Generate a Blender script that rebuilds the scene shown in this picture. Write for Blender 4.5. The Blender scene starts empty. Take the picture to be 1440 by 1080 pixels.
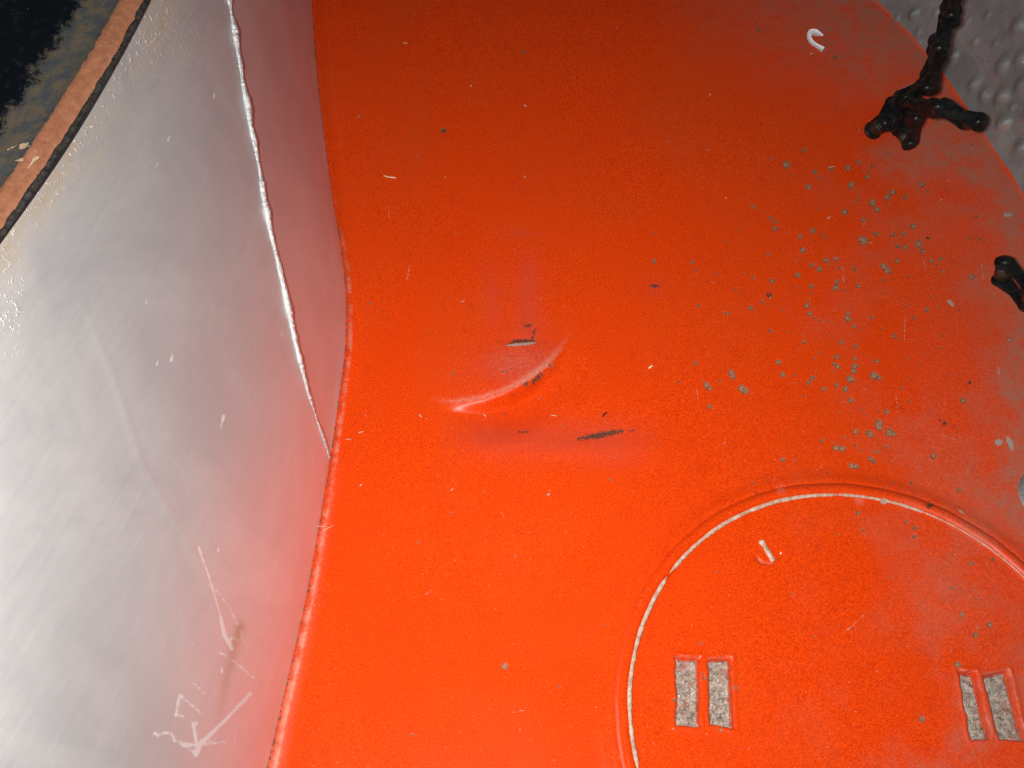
import bpy, math, random
import numpy as np
from mathutils import Vector, Matrix

# ------------------------------------------------------------------ camera, light, exposure
scene = bpy.context.scene
TILT = math.radians(29.0)
CAM_H = 0.33
FPX = 1440.0                                   # focal length in units of the 1440 px wide frame

cam_data = bpy.data.cameras.new("camera")
cam_data.sensor_width = 36.0
cam_data.lens = 36.0
cam_data.clip_start = 0.01
cam_data.clip_end = 50.0
cam = bpy.data.objects.new("camera", cam_data)
cam.location = (0, 0, CAM_H)
cam.rotation_euler = (TILT, 0, 0)
scene.collection.objects.link(cam)
scene.camera = cam

world = bpy.data.worlds.new("World")
scene.world = world
world.use_nodes = True
world.node_tree.nodes["Background"].inputs[0].default_value = (0.80, 0.87, 1.0, 1)
world.node_tree.nodes["Background"].inputs[1].default_value = 0.035

flash_data = bpy.data.lights.new("camera_flash", 'AREA')   # the compact camera's own flash
flash_data.shape = 'DISK'
flash_data.size = 0.022
flash_data.energy = 1.02
flash_data.spread = math.radians(125)
flash_data.color = (1.0, 0.97, 0.93)
flash = bpy.data.objects.new("camera_flash", flash_data)
flash.location = (-0.028, -0.012, CAM_H + 0.022)
flash.rotation_euler = (math.radians(21), math.radians(-7), 0)
scene.collection.objects.link(flash)

vs = scene.view_settings
vs.view_transform = 'Standard'
vs.look = 'None'
vs.exposure = 0.0
vs.gamma = 1.0
vs.use_curve_mapping = False
scene.render.film_transparent = False

random.seed(7)
rng = np.random.default_rng(7)
C = scene.collection

# ------------------------------------------------------------------ helpers
ct, st = math.cos(TILT), math.sin(TILT)

def ray(px, py):
    u = (np.asarray(px, float) - 720.0) / FPX
    v = -(np.asarray(py, float) - 540.0) / FPX
    return u, v * ct + st, v * st - ct

def at(px, py, z=0.0):
    """world point at height z that the photograph shows at (px, py)"""
    x, y, w = ray(px, py)
    s = (CAM_H - z) / -w
    return np.stack([x * s, y * s, np.zeros_like(s) + z], -1)

def project(P):
    x, y, z = P[..., 0], P[..., 1], P[..., 2] - CAM_H
    v = y * ct + z * st
    d = y * st - z * ct
    return 720 + FPX * x / d, 540 - FPX * v / d

def seg_dist(X, Y, pts):
    """distance to a polyline, parameter along it (0..1) and signed side"""
    pts = np.asarray(pts, float)
    L = np.hypot(*np.diff(pts, axis=0).T)
    cum = np.concatenate([[0], np.cumsum(L)])
    best = np.full(X.shape, 1e9); T = np.zeros(X.shape); S = np.ones(X.shape)
    for i in range(len(pts) - 1):
        ax, ay = pts[i]; bx, by = pts[i + 1]
        dx, dy = bx - ax, by - ay
        t = np.clip(((X - ax) * dx + (Y - ay) * dy) / (L[i] ** 2 + 1e-12), 0, 1)
        d = np.hypot(X - ax - t * dx, Y - ay - t * dy)
        m = d < best
        best = np.where(m, d, best)
        T = np.where(m, (cum[i] + t * L[i]) / cum[-1], T)
        S = np.where(m, np.sign(dx * (Y - ay) - dy * (X - ax)), S)
    return best, T, S

def smooth(a, b, x):
    t = np.clip((x - a) / (b - a), 0, 1)
    return t * t * (3 - 2 * t)

def vnoise(X, Y, scale, seed=0):
    """cheap smooth value noise, 0..1"""
    r = np.random.default_rng(seed).random((257, 257)); r[256] = r[0]; r[:, 256] = r[:, 0]
    x = np.mod(X / scale, 256); y = np.mod(Y / scale, 256)
    i = x.astype(int); j = y.astype(int)
    fx = x - i; fy = y - j
    fx = fx * fx * (3 - 2 * fx); fy = fy * fy * (3 - 2 * fy)
    return (r[i, j] * (1 - fx) + r[i + 1, j] * fx) * (1 - fy) + (r[i, j + 1] * (1 - fx) + r[i + 1, j + 1] * fx) * fy

def fbm(X, Y, scale, seed=0, octv=4):
    t = 0; a = 1; n = 0
    for k in range(octv):
        t = t + a * vnoise(X, Y, scale / 2 ** k, seed + k); n += a; a *= 0.5
    return t / n

def mesh_obj(name, verts, faces, mat, parent=None, smooth_shade=True, attrs=None, uv=None):
    me = bpy.data.meshes.new(name)
    verts = np.asarray(verts, np.float32)
    if isinstance(faces, np.ndarray):
        nf, k = faces.shape
        me.vertices.add(len(verts)); me.vertices.foreach_set("co", verts.ravel())
        me.loops.add(nf * k); me.loops.foreach_set("vertex_index", faces.astype(np.int32).ravel())
        me.polygons.add(nf)
        me.polygons.foreach_set("loop_start", np.arange(0, nf * k, k, dtype=np.int32))
        me.update(calc_edges=True)
    else:
        me.from_pydata(verts.tolist(), [], faces)
    me.polygons.foreach_set("use_smooth", np.full(len(me.polygons), smooth_shade))
    for n, a in (attrs or {}).items():
        at_ = me.attributes.new(n, 'FLOAT', 'POINT')
        at_.data.foreach_set("value", np.asarray(a, np.float32).ravel())
    if uv is not None:
        av = me.attributes.new("suv", 'FLOAT_VECTOR', 'POINT')
        q = np.zeros((len(verts), 3), np.float32); q[:, :2] = uv
        av.data.foreach_set("vector", q.ravel())
    me.validate()
    me.update()
    me.materials.append(mat)
    o = bpy.data.objects.new(name, me)
    C.objects.link(o)
    if parent is not None:
        o.parent = parent
        o.matrix_parent_inverse = parent.matrix_world.inverted() if False else Matrix.Translation(-parent.location)
    return o

def grid_faces(n0, n1, keep=None):
    idx = np.arange(n0 * n1).reshape(n0, n1)
    f = np.stack([idx[:-1, :-1], idx[1:, :-1], idx[1:, 1:], idx[:-1, 1:]], -1).reshape(-1, 4)
    if keep is not None:
        f = f[keep.ravel()[f].all(1)]
    return f

def compact(verts, faces, arrs):
    used = np.zeros(len(verts), bool); used[faces.ravel()] = True
    remap = np.cumsum(used) - 1
    return verts[used], remap[faces], {k: v.ravel()[used] for k, v in arrs.items()}

def thing(name, label, cat, loc=(0, 0, 0), group=None):
    o = bpy.data.objects.new(name, None)
    o.empty_display_size = 0.01
    C.objects.link(o)
    o.location = loc
    tag(o, label, cat, group)
    return o

def tag(o, label, cat, group=None):
    o["label"] = label; o["category"] = cat
    if group: o["group"] = group
    return o

# ------------------------------------------------------------------ material helper
class NT:
    def __init__(self, name):
        self.m = bpy.data.materials.new(name); self.m.use_nodes = True
        self.t = self.m.node_tree; self.t.nodes.clear()
        self.out = self.t.nodes.new("ShaderNodeOutputMaterial")
        self.p = self.t.nodes.new("ShaderNodeBsdfPrincipled")
        self.t.links.new(self.p.outputs[0], self.out.inputs[0])
    def lk(self, a, b):
        if isinstance(a, (int, float)):
            b.default_value = a
        elif isinstance(a, tuple):
            b.default_value = a if len(a) == len(b.default_value) else (*a, 1)
        else:
            self.t.links.new(a, b)
    def attr(self, n, out="Fac"):
        a = self.t.nodes.new("ShaderNodeAttribute"); a.attribute_name = n; return a.outputs[out]
    def math(self, op, a, b=0.0, clamp=False):
        n = self.t.nodes.new("ShaderNodeMath"); n.operation = op; n.use_clamp = clamp
        self.lk(a, n.inputs[0]); self.lk(b, n.inputs[1]); return n.outputs[0]
    def noise(self, scale, detail=3, rough=0.55, vec=None, dist=0.0, out="Fac"):
        n = self.t.nodes.new("ShaderNodeTexNoise")
        n.inputs["Scale"].default_value = scale; n.inputs["Detail"].default_value = detail
        n.inputs["Roughness"].default_value = rough; n.inputs["Distortion"].default_value = dist
        self.lk(vec if vec is not None else self.obj(), n.inputs["Vector"])
        return n.outputs[out]
    def obj(self):
        if not hasattr(self, "_o"):
            self._o = self.t.nodes.new("ShaderNodeTexCoord").outputs["Object"]
        return self._o
    def scalev(self, v, s):
        n = self.t.nodes.new("ShaderNodeVectorMath"); n.operation = 'MULTIPLY'
        self.lk(v, n.inputs[0]); n.inputs[1].default_value = s; return n.outputs[0]
    def rotv(self, v, a):
        n = self.t.nodes.new("ShaderNodeVectorRotate"); n.rotation_type = 'Z_AXIS'
        self.lk(v, n.inputs["Vector"]); n.inputs["Angle"].default_value = a; return n.outputs[0]
    def rng(self, x, a, b, c=0.0, d=1.0):
        n = self.t.nodes.new("ShaderNodeMapRange"); n.interpolation_type = 'SMOOTHSTEP'
        self.lk(x, n.inputs[0])
        for i, v in enumerate((a, b, c, d)): n.inputs[i + 1].default_value = v
        return n.outputs[0]
    def mix(self, f, a, b):
        n = self.t.nodes.new("ShaderNodeMix"); n.data_type = 'RGBA'
        self.lk(f, n.inputs[0]); self.lk(a, n.inputs[6]); self.lk(b, n.inputs[7]); return n.outputs[2]
    def mixf(self, f, a, b):
        n = self.t.nodes.new("ShaderNodeMix"); n.data_type = 'FLOAT'
        self.lk(f, n.inputs[0]); self.lk(a, n.inputs[2]); self.lk(b, n.inputs[3]); return n.outputs[0]
    def bump(self, h, strength, dist, nrm=None):
        n = self.t.nodes.new("ShaderNodeBump"); n.inputs["Strength"].default_value = strength
        n.inputs["Distance"].default_value = dist
        self.lk(h, n.inputs["Height"])
        if nrm is not None: self.lk(nrm, n.inputs["Normal"])
        return n.outputs[0]
    def done(self, color, rough, metal=0.0, normal=None, spec=0.5):
        self.lk(color, self.p.inputs["Base Color"]); self.lk(rough, self.p.inputs["Roughness"])
        self.lk(metal, self.p.inputs["Metallic"]); self.lk(spec, self.p.inputs["Specular IOR Level"])
        if normal is not None: self.lk(normal, self.p.inputs["Normal"])
        return self.m

def red_paint():
    n = NT("red_enamel")
    fine = n.rng(n.noise(1900, 3, 0.85), 0.31, 0.69)
    broad = n.noise(28, 4, 0.6)
    base = n.mix(fine, (0.46, 0.023, 0.0010), (0.92, 0.072, 0.0030))
    base = n.mix(n.rng(broad, 0.35, 0.7, 0.0, 0.35), base, (0.68, 0.044, 0.003))
    film = n.rng(n.noise(17, 5, 0.7, n.scalev(n.obj(), (1, 0.6, 1)), 0.8), 0.40, 0.74, 0.0, 0.26)
    base = n.mix(film, base, (0.50, 0.075, 0.014))
    grime = n.rng(n.noise(140, 6, 0.75, dist=0.4), 0.52, 0.78, 0.0, 0.38)
    base = n.mix(grime, base, (0.40, 0.022, 0.006))
    # worn, rubbed paint
    sm = n.attr("smudge")
    base = n.mix(n.math('MULTIPLY', sm, 0.6), base, (0.52, 0.062, 0.035))
    # grey dust film
    du = n.math('MULTIPLY', n.attr("dust"), n.rng(n.noise(130, 8, 0.75, dist=0.6), 0.32, 0.64, 0.25, 1.0))
    base = n.mix(n.math('MULTIPLY', du, 0.80), base, (0.34, 0.145, 0.10))
    # light rubbing, with painted highlights on dent crest and slot edges
    wr = n.attr("wear_highlight")
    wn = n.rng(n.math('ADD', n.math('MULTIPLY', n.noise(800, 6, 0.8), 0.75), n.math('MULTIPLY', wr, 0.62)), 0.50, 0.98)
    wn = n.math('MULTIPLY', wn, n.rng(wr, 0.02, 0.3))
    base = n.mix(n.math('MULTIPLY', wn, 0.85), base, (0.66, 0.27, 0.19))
    # tiny specks of dust
    sp = n.rng(n.noise(1500, 1, 0.5), 0.765, 0.80)
    base = n.mix(n.math('MULTIPLY', sp, 0.55), base, (0.70, 0.42, 0.30))
    # bare chips: signed distance + raggedness
    edge = n.math('ADD', n.attr("chip"), n.math('MULTIPLY', n.math('SUBTRACT', n.noise(620, 4, 0.7), 0.5), 6.0))
    ring = n.math('MULTIPLY', n.rng(edge, 1.6, 0.6), n.rng(edge, -0.4, 0.6))
    base = n.mix(n.math('MULTIPLY', ring, 0.28), base, (0.62, 0.16, 0.07))
    cf = n.rng(edge, 0.6, -0.5)
    chipcol = n.mix(n.rng(n.noise(1100, 3), 0.35, 0.65), (0.22, 0.105, 0.050), (0.36, 0.215, 0.125))
    chipcol = n.mix(n.rng(edge, -1.9, -0.3, 0.0, 0.75), chipcol, (0.060, 0.032, 0.018))
    base = n.mix(n.math('MULTIPLY', cf, 0.92), base, chipcol)
    # dark torn scrapes, and holes painted as dark spots
    dk = n.math('ADD', n.attr("dark"), n.math('MULTIPLY', n.math('SUBTRACT', n.noise(1500, 3, 0.8, n.scalev(n.obj(), (1, 0.55, 1))), 0.5), 17.0))
    df = n.rng(dk, 0.5, -0.5)
    base = n.mix(n.math('MULTIPLY', df, 0.93), base, (0.055, 0.035, 0.02))
    # bright bare-metal nicks
    pf = n.rng(n.math('ADD', n.attr("pale"), n.math('MULTIPLY', n.math('SUBTRACT', n.noise(900, 4, 0.75), 0.5), 5.0)), 0.5, -0.6)
    base = n.mix(n.math('MULTIPLY', pf, 0.9), base, (0.34, 0.31, 0.27))
    rough = n.mixf(n.math('MAXIMUM', n.math('MAXIMUM', cf, df), n.math('MAXIMUM', n.math('MULTIPLY', du, 0.8), n.math('MULTIPLY', n.rng(wr, 0.03, 0.3), 0.6))), n.math('ADD', 0.13, n.math('MULTIPLY', broad, 0.08)), 0.62)
    h = n.math('SUBTRACT', n.math('MULTIPLY', fine, 0.03), n.math('MAXIMUM', cf, df))
    nrm = n.bump(h, 0.55, 0.00018)
    nrm = n.bump(n.noise(40, 1), 0.12, 0.001, nrm)
    return n.done(base, rough, 0.0, nrm, 0.36)

def wall_metal():
    n = NT("brushed_zinc_sheet")
    suv = n.attr("suv", "Vector")
    s1 = n.noise(1.0, 5, 0.65, n.scalev(n.rotv(suv, 0.35), (55, 2100, 1)), 0.4)
    s2 = n.noise(1.0, 4, 0.6, n.scalev(n.rotv(suv, 0.15), (45, 700, 1)), 0.6)
    cl = n.noise(26, 6, 0.68, dist=0.7)
    base = n.mix(n.rng(n.math('ADD', n.math('MULTIPLY', cl, 0.8), n.math('MULTIPLY', s2, 0.2)), 0.32, 0.68), (0.76, 0.76, 0.77), (0.87, 0.865, 0.86))
    base = n.mix(n.rng(s1, 0.35, 0.75, 0.0, 0.28), base, (0.90, 0.90, 0.90))
    stn = n.math('MULTIPLY', n.attr("stain"), n.rng(n.noise(75, 6, 0.7, n.scalev(n.obj(), (1, .45, 1)), 0.6), 0.36, 0.66))
    base = n.mix(n.math('MULTIPLY', stn, 0.75), base, (0.43, 0.30, 0.15))
    grn = n.attr("green")
    base = n.mix(n.math('MULTIPLY', grn, 0.5), base, (0.42, 0.36, 0.09))
    pale_specks = n.math('MULTIPLY', n.attr("crust"), n.rng(n.noise(620, 3, 0.7), 0.56, 0.68))  # pale raised specks within the crust mask
    base = n.mix(pale_specks, base, (0.85, 0.80, 0.68))
    sc = n.rng(n.math('ADD', n.attr("scratch_glint"), n.math('MULTIPLY', n.math('SUBTRACT', n.noise(900, 3, 0.7), 0.5), 1.5)), 0.7, -0.7)
    pl = n.rng(n.math('ADD', n.attr("pale"), n.math('MULTIPLY', n.math('SUBTRACT', n.noise(500, 5, 0.8), 0.5), 7.0)), 1.0, -1.4)
    base = n.mix(n.math('MULTIPLY', pl, 0.45), base, (0.78, 0.66, 0.64))
    base = n.mix(n.math('MULTIPLY', sc, 0.55), base, (0.90, 0.86, 0.84))
    rough = n.mixf(n.math('ADD', n.math('MULTIPLY', s2, 0.4), n.math('MULTIPLY', cl, 0.6)), 0.42, 0.55)
    rough = n.mixf(n.math('MAXIMUM', pl, n.math('MULTIPLY', stn, 0.7)), rough, 0.6)
    metal = n.mixf(n.math('MAXIMUM', n.math('MAXIMUM', n.math('MULTIPLY', pl, 0.45), n.math('MULTIPLY', sc, 0.6)), n.math('MULTIPLY', stn, 0.6)), 0.74, 0.2)
    nrm = n.bump(s1, 0.09, 0.0002)
    nrm = n.bump(n.math('ADD', pale_specks, n.math('MULTIPLY', pl, 0.3)), 0.7, 0.0003, nrm)
    nrm = n.bump(n.noise(22, 1), 0.12, 0.003, nrm)
    return n.done(base, rough, metal, nrm)

def bead_metal():
    n = NT("weld_bead_metal")
    c = n.mix(n.noise(500, 4, 0.7), (0.48, 0.47, 0.46), (0.92, 0.91, 0.9))
    return n.done(c, 0.34, 0.7, n.bump(n.noise(900, 4, 0.7), 0.9, 0.0008))

def dimple_metal():
    n = NT("dull_grey_sheet")
    base = n.mix(n.rng(n.noise(60, 5, 0.65), 0.3, 0.7), (0.18, 0.19, 0.195), (0.27, 0.28, 0.285))
    st_ = n.math('MULTIPLY', n.attr("stain"), n.rng(n.noise(260, 5, 0.7), 0.48, 0.66))
    base = n.mix(st_, base, (0.33, 0.21, 0.13))
    ln = n.rng(n.math('ADD', n.attr("seam"), n.math('MULTIPLY', n.math('SUBTRACT', n.noise(500, 3), 0.5), 2.0)), 0.8, -0.8)
    base = n.mix(n.math('MULTIPLY', ln, 0.6), base, (0.36, 0.30, 0.22))
    sp = n.rng(n.noise(850, 2), 0.69, 0.74)
    base = n.mix(sp, base, (0.5, 0.49, 0.48))
    rough = n.mixf(n.noise(160, 4), 0.24, 0.42)
    return n.done(base, rough, 0.22, n.bump(n.noise(420, 4, 0.65), 0.18, 0.0005))

def ledge_paint():
    n = NT("weathered_black_paint")
    d = n.attr("edge_mm")
    rag = n.math('MULTIPLY', n.math('SUBTRACT', n.noise(190, 9, 0.82, dist=0.3), 0.5), 30.0)
    rag2 = n.math('MULTIPLY', n.math('SUBTRACT', n.noise(420, 5, 0.7), 0.5), 3.4)
    black = n.mix(n.rng(n.noise(330, 6, 0.75), 0.52, 0.74), (0.0035, 0.005, 0.008), (0.022, 0.025, 0.028))
    fl = n.rng(n.noise(620, 2, 0.6), 0.745, 0.775)
    black = n.mix(fl, black, (0.22, 0.20, 0.17))
    grey = n.mix(n.rng(n.noise(240, 5, 0.7), 0.38, 0.62), (0.052, 0.062, 0.07), (0.115, 0.09, 0.06))
    rust = n.mix(n.rng(n.noise(480, 4, 0.7), 0.3, 0.7), (0.29, 0.105, 0.055), (0.40, 0.165, 0.085))
    g = n.rng(n.math('ADD', d, rag), 22.5, 18.5)
    col = n.mix(g, black, grey)
    r = n.rng(n.math('ADD', d, rag2), 8.0, 7.4)
    col = n.mix(r, col, rust)
    flake = n.rng(n.math('ADD', n.attr("flake"), n.math('MULTIPLY', n.math('SUBTRACT', n.noise(520, 3, 0.6), 0.5), 9.0)), 0.5, -0.8)
    col = n.mix(flake, col, (0.55, 0.40, 0.24))
    h = n.math('ADD', n.math('ADD', n.math('MULTIPLY', n.noise(700, 4, 0.7), 0.5), n.math('MULTIPLY', r, 0.6)), flake)
    return n.done(col, n.mixf(g, 0.30, 0.68), 0.0, n.bump(h, 0.6, 0.0005), 0.4)

def simple(name, c1, c2, sc, rough, metal=0.0, bump=0.4, bd=0.0005, detail=4, spec=0.5):
    n = NT(name)
    f = n.noise(sc, detail, 0.65)
    col = n.mix(n.rng(f, 0.35, 0.68), c1, c2)
    return n.done(col, rough, metal, n.bump(n.noise(sc * 1.7, detail, 0.7), bump, bd), spec)

def grit():
    n = NT("gritty_bare_steel")
    v = n.noise(520, 6, 0.85)
    col = n.mix(n.rng(v, 0.36, 0.62), (0.15, 0.115, 0.09), (0.56, 0.48, 0.40))
    col = n.mix(n.rng(n.noise(170, 4, 0.7), 0.54, 0.66, 0, 0.7), col, (0.45, 0.16, 0.11))
    col = n.mix(n.rng(n.noise(1500, 1), 0.66, 0.72), col, (0.85, 0.80, 0.72))
    col = n.mix(n.rng(n.noise(1300, 1, 0.5, n.scalev(n.obj(), (1, 1.2, 3))), 0.24, 0.20), col, (0.03, 0.025, 0.02))
    return n.done(col, 0.6, 0.25, n.bump(v, 0.9, 0.0007))

M_RED, M_WALL, M_BEAD, M_DIM, M_LEDGE, M_GRIT = red_paint(), wall_metal(), bead_metal(), dimple_metal(), ledge_paint(), grit()
M_SEAL = simple("crusty_black_sealant", (0.006, 0.006, 0.007), (0.050, 0.045, 0.036), 620, 0.7, 0, 0.6, 0.0005, 5)
M_CHAIN = simple("oily_black_steel", (0.004, 0.0045, 0.005), (0.016, 0.016, 0.016), 420, 0.33, 0.0, 0.25, 0.0004, 4, 0.22)
M_CHAIN2 = simple("dirty_brown_steel", (0.006, 0.005, 0.004), (0.040, 0.032, 0.022), 260, 0.45, 0.1, 0.5, 0.0005)
M_PAPER = simple("white_paper", (0.88, 0.88, 0.90), (0.95, 0.95, 0.95), 300, 0.8, 0, 0.3, 0.0004)
M_STRAW = simple("straw_fibre", (0.62, 0.45, 0.24), (0.80, 0.66, 0.42), 900, 0.7)
M_LINT = simple("pale_lint", (0.52, 0.33, 0.22), (0.66, 0.52, 0.42), 900, 0.8)
M_DARK = simple("dark_fibre", (0.01, 0.008, 0.006), (0.03, 0.02, 0.015), 900, 0.6)
M_PLUG = simple("grey_zinc_plug", (0.20, 0.20, 0.18), (0.33, 0.32, 0.29), 420, 0.5, 0.4, 0.5, 0.0005)
M_WORN = simple("worn_primer_line", (0.42, 0.24, 0.16), (0.62, 0.49, 0.38), 500, 0.6, 0, 0.6, 0.0005)

# ------------------------------------------------------------------ shared outlines
LIP = 0.0012
EL = np.array([(430, -110), (436, -40), (438, 0), (442, 60), (447, 120), (457, 200), (467, 280), (478, 340), (485, 390), (487.5, 440),
               (486, 490), (480, 537), (466, 635), (452, 720), (433, 830), (413, 920), (393, 1003), (377, 1077), (352, 1160), (315, 1290)], float)
ELw = at(EL[:, 0], EL[:, 1], LIP)[::-1]
ER = np.array([(1040, -170), (1120, -95), (1180, -48), (1230, 0), (1262, 28), (1300, 72), (1340, 125), (1385, 190), (1410, 228), (1440, 275),
               (1475, 340), (1505, 410), (1530, 490), (1545, 600), (1550, 720), (1550, 900), (1540, 1150)], float)
ERw = at(ER[:, 0], ER[:, 1], 0.0)[::-1]
def elx(y): return np.interp(y, ELw[:, 1], ELw[:, 0])
def erx(y): return np.interp(y, ERw[:, 1], ERw[:, 0])

ring_px = np.array([(884, 969), (891, 920), (904, 867), (931, 816), (956, 787), (991, 756), (1031, 733), (1060, 720), (1100, 707), (1143, 702),
                    (1193, 700), (1243, 706), (1291, 719), (1333, 738), (1378, 764), (1440, 816), (886, 1010), (900, 1078)], float)
rw = at(ring_px[:, 0], ring_px[:, 1], 0.0)
sol = np.linalg.lstsq(np.c_[2 * rw[:, :2], np.ones(len(rw))], (rw[:, :2] ** 2).sum(1), rcond=None)[0]
LC = sol[:2]; LR = math.sqrt(sol[2] + LC @ LC)

CHIPS = [(1106,232,6),(1131,211,4),(1192,236,5),(1207,228,4),(1227,233,3),(1146,242,4),(1154,250,3),(1169,237,4),(1219,249,4),(1222,242,3),(1137,263,5),
(1197,260,6),(1255,270,5),(1248,277,5),(1273,277,4),(1297,259,5),(1304,269,3),(1059,291,4),(1084,307,4),(1091,313,3),(1090,322,4),(1143,325,4.5),(1125,333,4),
(1159,333,3),(1188,298,5),(1227,285,6),(1234,295,5),(1206,281,3),(1214,309,4),(1232,329,4),(1215,339,7),(1210,336,5),(1284,318,5),(1259,330,4),(1271,329,4),
(1292,343,6),(1262,346,4),(1273,348,4),(1298,353,4),(1364,334,3),(1378,336,3),(1373,304,3),(1129,352,4.5),(1080,357,3),(1066,42,3.6),(1175,80,3.5),
(974,368,3.5),(980,380,2.5),(1162,366,4.5),(1175,364,4),(1142,373,4),(1152,379,5),(1180,377,3),(1202,378,3),(1122,387,4.5),(1086,395,4),(1059,390,3),(1141,403,4),
(1142,413,2.5),(1177,397,4),(1175,405,5),(1188,408,3),(1207,402,4),(1243,375,6),(1248,380,6),(1262,367,4),(1310,367,4),(1323,364,4),(1367,389,5),(1327,382,3),
(1243,394,3),(1055,433,4),(1072,424,3),(1023,441,3),(1017,439,2),(982,430,3),(1135,430,4.5),(1138,441,4),(1145,447,2.5),(1192,440,4),(1192,448,5),(1201,459,4),
(1227,447,3),(1258,472,4),(1083,465,3),(1130,481,3.5),(1183,481,4),(1203,487,4),(1177,502,4),(1173,512,4),(1178,516,4),(1202,504,3.5),(1201,515,5),(1201,522,5),
(1233,508,4),(1196,533,6.5),(1229,528,6.5),(1236,531,4),(1095,509,5),(1101,527,4.5),(978,510,3.5),(1028,524,5.5),(1031,529,5),(994,541,4.5),(998,546,4.5),(1043,546,6),(1048,549,5.5),
(999,571,3.5),(1143,531,4),(1137,538,4),(1159,547,4),(1177,541,4),(1189,547,5),(1197,563,4.5),(1247,579,4),(1236,596,6.5),(1237,601,5),(1223,610,6.5),(1203,607,4.5),
(1251,608,6),(1258,610,4.5),(1188,615,3),(1176,630,5),(1185,631,5),(1156,619,3.5),(1203,626,2.5),(1233,635,3.5),(1247,627,3),(1224,645,4),(1229,649,4),(1198,655,5),(1204,656,4.5),(1101,646,4.5),
(1313,641,4.5),(1355,563,4.5),(1278,564,3),(1282,679,3.5),(1257,680,2.5),(1350,689,3.5),(1303,436,4),(624,183,4.2),(736,74,3.5),(947,141,2),(920,368,4),
(708,525,3),(720,522,2.4),(714,512,2),(637,525,2.5),(775,514,3),(710,937,5.5),(1274,735,3.5),(1286,743,4),(1285,755,4),(1365,793,4),(1396,787,3.5),(1338,828,3),
(1352,865,4.5),(1391,879,5),(1371,893,4),(1296,1012,5),(1114,835,2.5),(1144,896,2),(1346,935,5.5),(1206,722,4),(947,985,3.2),(1013,1027,3),(1373,843,2.2),
(985,905,2.6),(990,955,3.5),(988,948,2.5),(1034,968,3.4),(912,828,2.6),(899,851,2.6),(872,975,2.2),(634,722,2.2),(896,855,2),(1367,202,2.4),(1418,478,4),(1285,447,3),(1412,790,4)]
DARKS = [((815, 617), (842, 612), (874, 606), 4.2), ((713, 486), (727, 479), (752, 480), 2.6), ((748, 478), (751, 468), (752, 463), 1.6), ((738, 457), (739, 458), (746, 457), 2.2),
         ((915, 402), (921, 402), (927, 402), 2.4), ((750, 540), (755, 534), (762, 528), 2.2), ((736, 545), (740, 543), (744, 541), 1.8), ((1304, 335), (1305, 335), (1306, 335), 3.2),
         ((1303, 709), (1305, 711), (1306, 713), 3), ((1309, 709), (1310, 710), (1310, 712), 2.6), ((1327, 595), (1329, 595), (1330, 596), 2.6), ((1321, 591), (1322, 591), (1323, 591), 2),
         ((1343, 599), (1344, 599), (1345, 599), 2), ((1362, 538), (1363, 538), (1364, 539), 2.4), ((729, 605), (735, 606), (742, 606), 1.2), ((711, 576), (712, 577), (713, 577), 1.8),
         ((1081, 414), (1082, 415), (1083, 415), 4.6), ((624, 183), (624, 183.5), (625, 184), 3.2), ((1062, 693), (1063, 693), (1064, 694), 2), ((884, 605), (888, 605), (892, 605), 1.0)]  # two of these are holes, their dark painted on
PALES = [((710, 487), (732, 485), (757, 482), 2.0), ((1082, 419), (1083, 419), (1084, 419), 2.2), ((1399, 622), (1404, 622), (1410, 621), 4.2), ((1415, 613), (1421, 623), (1424, 634), 3.2),
         ((769, 695), (770, 696), (770, 697), 3.2), ((1332, 421), (1338, 427), (1341, 432), 2.4), ((1417, 478), (1418, 479), (1418, 480), 2.4), ((1345, 717), (1350, 720), (1355, 725), 1.6),
         ((1402, 514), (1405, 523), (1404, 530), 1.0), ((1236, 703), (1244, 705), (1250, 706), 4.0), ((1410, 302), (1417, 302), (1424, 302), 2.6)]

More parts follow.
